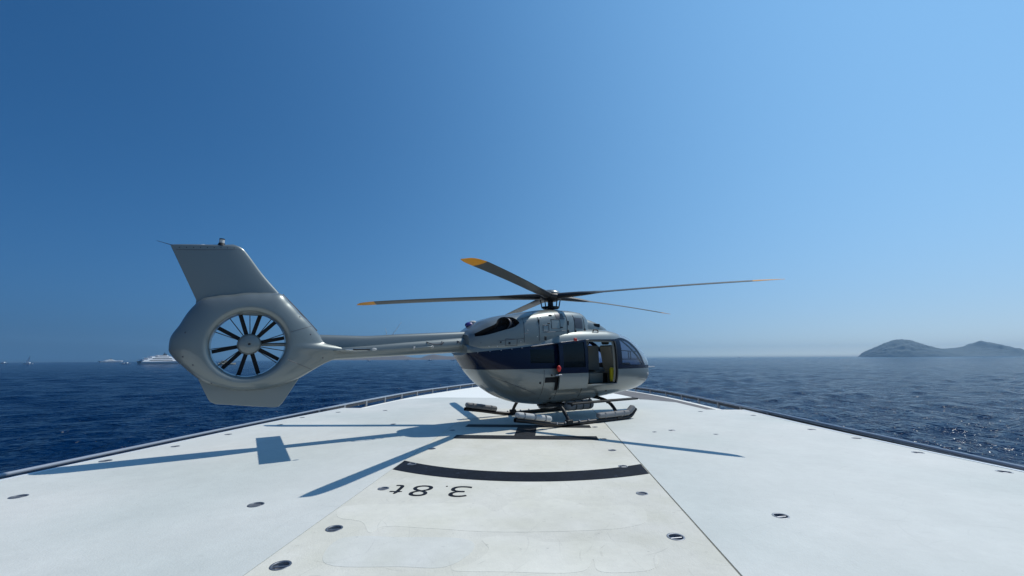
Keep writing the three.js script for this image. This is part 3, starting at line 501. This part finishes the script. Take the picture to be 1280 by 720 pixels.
// tail boom
{
  const yc = curve([[-6.1, 1.745], [-5.2, 1.79], [-4.3, 1.855], [-2.6, 1.975]]), ry = curve([[-6.1, 0.16], [-5.2, 0.152], [-4.3, 0.168], [-2.6, 0.195]]), rz = curve([[-6.1, 0.14], [-5.2, 0.17], [-4.3, 0.19], [-2.6, 0.24]]);
  const boom = mesh('tail_boom', grid((u, v) => { const x = lerp(-6.1, -2.6, u), a = v * 2 * Math.PI; return [x, yc(x) + ry(x) * Math.sin(a), rz(x) * Math.cos(a)]; }, 60, 40), M.paint, heli);
  const top = curve([[-6.15, 2.12], [-5.2, 2.115], [-4.3, 2.175], [-2.7, 2.28]]);
  mesh('drive_shaft_cover', grid((u, v) => { const x = lerp(-6.2, -2.65, u), a = v * Math.PI, y0 = yc(x) + 0.04; return [x, y0 + (top(x) - y0) * Math.pow(Math.sin(a), 0.7), 0.135 * Math.sign(Math.cos(a)) * Math.pow(Math.abs(Math.cos(a)), 0.75)]; }, 60, 24), M.paint, heli);
  const side = (x, y, off = 0) => { const s = clamp((y - yc(x)) / ry(x), -0.98, 0.98); return [x, y, rz(x) * Math.sqrt(1 - s * s) + off]; };
  mesh('tail_handle', tube([side(-4.05, 1.86), side(-4.03, 1.86, 0.05), side(-3.65, 1.89, 0.05), side(-3.63, 1.89)], 0.014), M.paint, heli);
  for (const [x, y] of [[-4.05, 1.86], [-3.63, 1.89]]) mesh('handle_foot', sphere(0.032, ...side(x, y, 0.005)), M.floatLight, heli);
  const strut = (pts) => mesh('aerial', tube(pts, 0.01, 12, 6), M.darkSteel, heli);
  strut([side(-3.75, 2.0, 0.0), side(-3.7, 1.97, 0.05), side(-3.5, 1.95, 0.06), side(-3.4, 1.98, 0.05), side(-3.38, 2.02, 0.0)]);
  strut([side(-3.42, 1.93, 0.0), side(-3.36, 2.0, 0.05)]); strut([side(-3.02, 1.98, 0.0), side(-2.98, 2.03, 0.05)]); strut([side(-3.0, 2.04, 0.0), side(-2.95, 1.98, 0.05)]);
  mesh('whip_aerial', rod([-4.5, 2.15, 0.02], [-4.3, 2.45, 0.02], 0.006, 0.002), M.floatLight, heli);
  mesh('whip_aerial', rod([-4.62, 2.15, 0.02], [-4.66, 2.3, 0.02], 0.006, 0.002), M.floatLight, heli);
  // horizontal stabiliser right through the boom
  const yS = 1.79, x0 = -5.72, x1 = -5.27, sect = (z) => [1 - 0.12 * Math.abs(z / 1.3)];
  const st = grid((u, v) => { const z = lerp(-1.31, 1.31, u), e = smooth(1.31, 1.27, Math.abs(z)), a = v * 2 * Math.PI, c = (Math.cos(a) + 1) / 2; return [lerp(x0, x1, c), yS + Math.sin(a) * 0.028 * (0.3 + 0.7 * Math.sqrt(c)) * Math.max(e, 0.02), z]; }, 50, 20);
  const sg = mesh('stabilizer', st, M.paint, heli);
  mesh('position_light', sphere(0.03, -5.2, yS + 0.01, 1.3, 1.6, 0.8, 0.9), M.floatLight, heli);
  mesh('stabilizer_edge', box(0.3, 0.025, 0.012, -5.43, yS + 0.002, 1.317, 0.005), M.black, heli);
}
// shrouded tail rotor, fin and keel
{
  const cx = -7.161, cy = 1.905, r0 = 0.585, T = 0.27;
  // outline of the shroud as radius against angle
  const O = [[-5.2, 1.78], [-5.45, 1.68], [-5.75, 1.585], [-5.95, 1.475], [-6.15, 1.345], [-6.33, 1.235], [-6.6, 1.13], [-6.85, 1.075], [-7.16, 1.065], [-7.45, 1.11], [-7.76, 1.23], [-8.05, 1.47], [-8.25, 1.68], [-8.315, 1.8], [-8.32, 1.96], [-8.2, 2.26], [-8.06, 2.56], [-7.97, 2.68], [-7.75, 2.77], [-7.45, 2.83], [-7.16, 2.88], [-6.9, 2.9], [-6.71, 2.89], [-6.55, 2.73], [-6.38, 2.55], [-6.2, 2.37], [-6.05, 2.20], [-5.95, 2.08], [-5.8, 1.95], [-5.5, 1.89]].map(([x, y]) => [Math.atan2(y - cy, x - cx), Math.hypot(x - cx, y - cy)]).sort((a, b) => a[0] - b[0]);
  const ext = [...O.slice(-3).map(([a, r]) => [a - 2 * Math.PI, r]), ...O, ...O.slice(0, 3).map(([a, r]) => [a + 2 * Math.PI, r])], Rf = curve(ext);
  const na = 400, prof = [];       // profile from the duct lip out to the rim
  const surf = (sgn) => grid((u, v) => {
    const a = -Math.PI + u * 2 * Math.PI, Ro = Rf(a), tip = smooth(1.0, 1.6, Ro);
    let r, z;
    if (v < 0.3) { const q = v / 0.3 * Math.PI / 2; r = r0 + 0.10 * (1 - Math.cos(q)) ; z = T - 0.10 + 0.10 * Math.sin(q); }
    else { const s = (v - 0.3) / 0.7, q = s * Math.PI / 2, r1 = r0 + 0.10, zz = lerp(T, 0.14, tip * smooth(0, 1, s)); r = r1 + (Ro - r1) * Math.pow(Math.sin(q), 1.15); z = zz * Math.pow(Math.max(Math.cos(q), 0), lerp(0.75, 0.55, tip)); }
    return [cx + r * Math.cos(a), cy + r * Math.sin(a), z * sgn];
  }, na, 34);
  const shroud = mesh('tail_shroud', flat([surf(1), surf(-1)]), M.paint, heli);
  mesh('duct_wall', new THREE.CylinderGeometry(r0, r0, 2 * (T - 0.10), 96, 1, true).rotateX(Math.PI / 2).translate(cx, cy, 0), M.paint, heli);
  // fin: aerofoil slices from the shroud up to the tip
  const LE = curve([[2.5, -6.40], [2.87, -6.72], [3.24, -7.05], [3.62, -7.34], [3.69, -7.40], [3.74, -7.47], [3.775, -7.58]]), TE = (y) => y < 2.68 ? -8.03 : -8.03 - (y - 2.68) * 0.484;
  const fin = grid((u, v) => {
    const a = v * 2 * Math.PI, c = (Math.cos(a) + 1) / 2, y = lerp(2.45, lerp(3.635, 3.775, Math.pow(c, 0.8)), u), l = LE(y), t = TE(y), th = 0.12 * lerp(1, 0.7, u) * (u > 0.985 ? Math.max(0, 1 - (u - 0.985) / 0.015) : 1);
    const s = Math.sign(Math.sin(a)) * Math.pow(Math.abs(Math.sin(a)), 0.8) * (0.10 + 0.95 * Math.pow(c, 0.6));
    return [lerp(t, l, c), y, th * s * 0.85];
  }, 90, 52);
  mesh('tail_fin', flat([fin]), M.paint, heli);
  const keelS = new THREE.Shape([[-7.85, 1.30], [-7.68, 0.97], [-7.64, 0.91], [-7.56, 0.87], [-6.66, 0.755], [-6.6, 0.765], [-6.55, 0.82], [-6.25, 1.35], [-7.0, 1.2]].map((q) => P2(...q)));
  mesh('keel_fin', new THREE.ExtrudeGeometry(keelS, { depth: 0.05, bevelEnabled: true, bevelSize: 0.02, bevelThickness: 0.022, bevelSegments: 4, curveSegments: 8 }).translate(0, 0, -0.025), M.paint, heli);
  mesh('leading_edge_strip', tube([[-6.70, 2.885, -0.05], [-6.37, 2.55, -0.06], [-6.03, 2.185, -0.06]], 0.028, 20, 8), M.black, heli);
  // seams, rivets and hatches on the tail
  const zf = (x, y) => { const l = LE(y), t = TE(y), c = clamp((x - t) / (l - t), 0, 1), sn = 2 * Math.sqrt(Math.max(0, c * (1 - c))); return 0.12 * lerp(1, 0.7, (y - 2.45) / 1.25) * Math.pow(sn, 0.8) * (0.10 + 0.95 * Math.pow(c, 0.6)) * 0.85; };
  for (let k = 0; k < 9; k++) { const x = -8.36 + k * 0.1, y = 3.60 + k * 0.012; mesh('rivet', sphere(0.008, x, y, zf(x, y) + 0.001, 1, 1, 0.4), M.black, heli); }
  const fs = (pts, r = 0.004) => mesh('panel_seam', tube(pts.map(([x, y]) => [x, y, zf(x, y)]), r, 20, 5), M.darkSteel, heli);
  fs([[-8.4, 3.56], [-8.0, 3.60], [-7.6, 3.66], [-7.45, 3.68]]);
  const zs = (a, v) => { const Ro = Rf(a), tip = smooth(1.0, 1.6, Ro), q = v * Math.PI / 2, r1 = r0 + 0.10, zz = lerp(T, 0.14, tip * smooth(0, 1, v)), r = r1 + (Ro - r1) * Math.pow(Math.sin(q), 1.15); return [cx + r * Math.cos(a), cy + r * Math.sin(a), zz * Math.pow(Math.cos(q), lerp(0.75, 0.55, tip)) + 0.0005]; };
  const ss = (a0, v0, a1, v1) => mesh('panel_seam', tube([0, 0.2, 0.4, 0.6, 0.8, 1].map((t) => zs(lerp(a0, a1, t), lerp(v0, v1, t))), 0.004, 20, 5), M.darkSteel, heli);
  ss(0.35, 0.02, 0.35, 0.9); ss(-0.42, 0.02, -0.42, 0.9);
  for (const [a, v] of [[2.95, 0.45], [-2.9, 0.5], [-2.7, 0.42], [-2.2, 0.6], [0.2, 0.5], [-0.2, 0.55], [0.6, 0.6]]) mesh('fastener', sphere(0.014, ...zs(a, v), 1, 1, 0.5), M.darkSteel, heli);
  // beacon, small dome and wick on the fin tip
  const bc = new THREE.Group(); bc.name = 'beacon'; heli.add(bc);
  mesh('base', new THREE.CylinderGeometry(0.05, 0.065, 0.05, 20).translate(-7.76, 3.745, 0), M.black, bc); mesh('lens', new THREE.CylinderGeometry(0.042, 0.042, 0.07, 20).translate(-7.76, 3.8, 0), M.floatLight, bc); mesh('cap', new THREE.CylinderGeometry(0.044, 0.044, 0.02, 20).translate(-7.76, 3.845, 0), M.black, bc);
  mesh('tip_light', sphere(0.05, -8.02, 3.68, 0, 1.2, 0.6, 0.8), M.floatLight, heli);
  mesh('static_wick', rod([-8.46, 3.63, 0], [-8.68, 3.68, 0], 0.006, 0.003), M.black, heli);
  // tail rotor: hub, ten blades at uneven angles, thin stator rods behind
  const hub = mesh('tail_rotor_hub', new THREE.LatheGeometry([[0.012, 0.105], [0.012, 0.09], [0.001, 0.09]].concat([]).map((q) => P2(...q)).reverse().concat([[0.08, 0.1], [0.15, 0.085], [0.185, 0.06], [0.195, 0.02], [0.195, -0.12]].map((q) => P2(...q))), 40).rotateX(Math.PI / 2).translate(cx, cy, 0.02), M.paint, heli);
  mesh('hub_bolt', sphere(0.022, cx, cy, 0.12), M.black, heli);
  const D = Math.PI / 180, tb = grid((u, v) => { const r = lerp(0.17, r0 - 0.012, u), a = v * 2 * Math.PI, w = Math.cos(a) * 0.036, h = Math.sin(a) * 0.009, p = 0.35; return [r, w * Math.cos(p) - h * Math.sin(p), w * Math.sin(p) + h * Math.cos(p)]; }, 8, 12);
  for (const a of [150, 109, 77, 48, 13, -29.5, -70.7, -102, -130.6, -165.5]) { const b = mesh('tail_rotor_blade', tb, M.matteBlack, heli); b.position.set(cx, cy, 0.03); b.rotation.z = a * D; }
  for (const a of [155, 123, 91, 54, 18, -14, -39, -75, -108, -142, -174]) mesh('stator_vane', rod([cx + 0.17 * Math.cos(a * D), cy + 0.17 * Math.sin(a * D), -0.1], [cx + r0 * Math.cos((a + 3) * D), cy + r0 * Math.sin((a + 3) * D), -0.13], 0.008), M.darkSteel, heli);
  mesh('drive_shaft_fairing', rod([cx + 0.15, cy, -0.1], [cx + r0, cy + 0.01, -0.1], 0.03, 0.035), M.paint, heli);
}
// landing gear
{
  for (const s of [1, -1]) {
    const z = 1.25 * s, g = new THREE.Group(); g.name = 'skid'; heli.add(g);
    mesh('skid_tube', tube([[-2.06, 0.27, z], [-1.6, 0.2, z], [-1.05, 0.1, z], [-0.75, 0.055, z], [-0.3, 0.05, z], [0.6, 0.05, z], [1.5, 0.05, z], [1.68, 0.08, z], [1.88, 0.25, z]], 0.05, 60, 12), M.skid, g);
    const pack = (x0, y0, x1, y1, m) => {
      const L = Math.hypot(x1 - x0, y1 - y0), p = box(L, 0.135, 0.165, 0, 0, 0, 0.06); p.rotateZ(Math.atan2(y1 - y0, x1 - x0)); p.translate((x0 + x1) / 2, (y0 + y1) / 2, z); const f = mesh('float_pack', p, m, g);
      for (const t of [0.2, 0.5, 0.8]) { const q = box(0.05, 0.142, 0.172, 0, 0, 0, 0.06); q.rotateZ(Math.atan2(y1 - y0, x1 - x0)); q.translate(lerp(x0, x1, t), lerp(y0, y1, t), z); mesh('strap', q, M.floatCover, f); }
    };
    pack(-2.03, 0.38, -1.05, 0.21, s > 0 ? M.floatLight : M.floatCover); pack(0.45, 0.17, 1.6, 0.17, M.floatCover);
    const n = box(0.28, 0.12, 0.17, 0, 0, 0, 0.05); n.rotateZ(0.6); n.translate(1.68, 0.24, z); mesh('float_pack_end', n, M.floatCover, g);
    for (const x of [-0.5, 1.2]) mesh('saddle_clamp', box(0.18, 0.12, 0.12, x, 0.09, z, 0.02), M.black, g);
    for (const x of [-0.9, -0.65, -0.2, 0.1]) mesh('bolt', sphere(0.025, x, 0.1, z + 0.04 * s), M.steel, g);
    mesh('boarding_step', box(2.4, 0.045, 0.2, 0.85, 0.5, 1.12 * s, 0.012), M.skid, g);
    for (const x of [-0.1, 1.15]) mesh('step_bracket', rod([x, 0.5, 1.06 * s], [x, 0.42, 0.9 * s], 0.025), M.black, g);
  }
  for (const x of [-0.5, 1.2]) {
    const yb = F.yb(x) + 0.04;
    mesh('cross_tube', tube([[x, 0.1, -1.25], [x, 0.2, -1.19], [x, 0.42, -0.95], [x, yb, -0.55], [x, yb, 0], [x, yb, 0.55], [x, 0.42, 0.95], [x, 0.2, 1.19], [x, 0.1, 1.25]], 0.045, 60, 12), M.black, heli);
  }
  const pod = new THREE.Group(); pod.name = 'belly_pod'; heli.add(pod); pod.userData.label = 'grey cylinder with dark bands slung under the belly';
  mesh('cylinder', new THREE.CapsuleGeometry(0.13, 0.75, 8, 20).rotateZ(Math.PI / 2).translate(0.55, 0.36, 0.45), M.floatCover, pod);
  for (const x of [0.35, 0.6, 0.85]) mesh('pod_band', new THREE.CylinderGeometry(0.135, 0.135, 0.04, 22, 1, true).rotateZ(Math.PI / 2).translate(x, 0.36, 0.45), M.black, pod);
  mesh('belly_light', flat([sphere(0.07, 1.05, 0.42, 0.35), rod([1.05, 0.46, 0.35], [1.05, 0.58, 0.35], 0.02)]), M.black, heli);
  mesh('belly_fitting', box(0.7, 0.06, 0.4, -0.2, 0.395, 0.2, 0.02), M.black, heli);
}

// ---------------------------------------------------------------- yachts and boats
function hullGeo(L, B, H, rake = 0.14) {              // bow towards +x, waterline at y = 0
  return grid((u, v) => { const x = (u - 0.5) * L, k = u < 0.62 ? 1 : Math.sqrt(Math.max(0, 1 - ((u - 0.62) / 0.38) ** 2)), a = (v - 0.5) * 2, s = Math.abs(a), y = -1 + (H * (1 + 0.35 * u * u) + 1) * Math.min(1, s < 0.75 ? s / 0.75 : 1), w = s < 0.75 ? Math.sqrt(s / 0.75) : (1 - s) / 0.25; return [x + (u > 0.8 ? (u - 0.8) * 5 * rake * L * 0.2 * Math.max(0, y / H) : 0), y, Math.sign(a) * w * k * B / 2]; }, 36, 24);
}
function yacht(x, depth, L, turn, label, mat, tiers, extra) {
  const t = thing('motor_yacht', label, 'yacht'); t.position.set(x, SEA + 0.1, -depth); t.rotation.y = turn;
  const H = L * 0.06, B = L * 0.15; mesh('hull', hullGeo(L, B, H), mat, t);
  let y = H * 0.98;
  for (const [a, b, h, w] of tiers) {
    const s = new THREE.Shape([[a * L, 0], [b * L, 0], [(b - 0.05) * L, h * L], [(a + 0.01) * L, h * L]].map((q) => P2(...q)));
    const g = new THREE.ExtrudeGeometry(s, { depth: w * B, bevelEnabled: true, bevelSize: 0.15, bevelThickness: 0.15, bevelSegments: 2 }).translate(0, y, -w * B / 2); mesh('deckhouse', g, mat, t);
    mesh('window_band', box((b - a) * L * 0.66, h * L * 0.36, w * B + 0.7, (a + b) / 2 * L - 0.01 * L, y + h * L * 0.5, 0, 0.1), M.yachtDark, t);
    mesh('deck_overhang', box((b - a) * L * 0.98, 0.012 * L * 0.4, w * B + 1.4, (a + b) / 2 * L - 0.03 * L, y + h * L, 0, 0.05), mat, t);
    y += h * L + 0.2;
  }
  mesh('mast', flat([rod([-0.02 * L, y - 1, 0], [-0.03 * L, y + 0.06 * L, 0], 0.012 * L, 0.004 * L), box(0.05 * L, 0.008 * L, 0.05 * L, -0.025 * L, y + 0.025 * L, 0, 0.1), sphere(0.012 * L, -0.045 * L, y + 0.012 * L, 0.2), sphere(0.012 * L, 0.005 * L, y + 0.012 * L, 0)]), M.yachtDark, t);
  return t;
}
yacht(-640, 760, 84, 1.3, 'large white motor yacht with dark mast anchored behind the tail shroud', M.yacht, [[-0.46, 0.24, 0.035, 0.85], [-0.38, 0.2, 0.033, 0.75], [-0.3, 0.12, 0.03, 0.62], [-0.18, 0.05, 0.022, 0.45]]);
yacht(-1751, 1800, 84, 1.3, 'hazy grey white yacht far off on the horizon', M.yacht, [[-0.3, 0.2, 0.03, 0.8], [-0.22, 0.12, 0.03, 0.7], [-0.12, 0.05, 0.025, 0.5]]);
yacht(-388, 560, 27, 1.3, 'small tan and white yacht seen through the tail rotor duct', M.yachtTan, [[-0.35, 0.15, 0.07, 0.8], [-0.25, 0.02, 0.06, 0.6]]);
function boat(x, depth, L, turn, label, sail) {
  const t = thing('small_boat', label, 'boat', 'small boats on the water'); t.position.set(x, SEA + 0.05, -depth); t.rotation.y = turn;
  mesh('hull', hullGeo(L, L * 0.3, L * 0.12), M.yacht, t);
  mesh('cabin', box(L * 0.36, L * 0.12, L * 0.2, -L * 0.03, L * 0.19, 0, 0.1), M.yacht, t); mesh('window_band', box(L * 0.3, L * 0.04, L * 0.21, -L * 0.03, L * 0.2, 0, 0.05), M.yachtDark, t);
  if (sail) { mesh('mast', rod([0, 0, 0], [0, L * 1.2, 0], L * 0.012), M.steel, t); mesh('sail', new THREE.ExtrudeGeometry(new THREE.Shape([P2(-L * 0.4, L * 0.2), P2(-0.1, L * 0.2), P2(-0.1, L * 1.15)]), { depth: 0.08, bevelEnabled: false }), M.yacht, t); }
}
boat(-716, 760, 9, 0.2, 'white tender lying off the stern of the large yacht', false);
boat(-703, 752, 12, 0.1, 'white launch beside the stern of the large yacht', false);
boat(-1055, 900, 15, 0.3, 'lone sailing boat with a white sail near the horizon', true);
boat(-1480, 1200, 18, 0.1, 'white boat under way at the far end of the horizon', false);
boat(-522, 1500, 16, 0.1, 'white motor boat below the stabilizer of the helicopter', false);
boat(-300, 1500, 18, 0.0, 'white motor boat below the rear end of the helicopter cabin', false);
boat(-215, 1500, 14, 0.1, 'small white boat below the coast hills close to the cabin', false);
boat(-560, 2200, 20, 0.1, 'tiny white boat in front of the low coast hills', false);
boat(2200, 4000, 30, 0.3, 'far off dark dot of a ship on the empty horizon', false);

renderer.render(scene, camera);
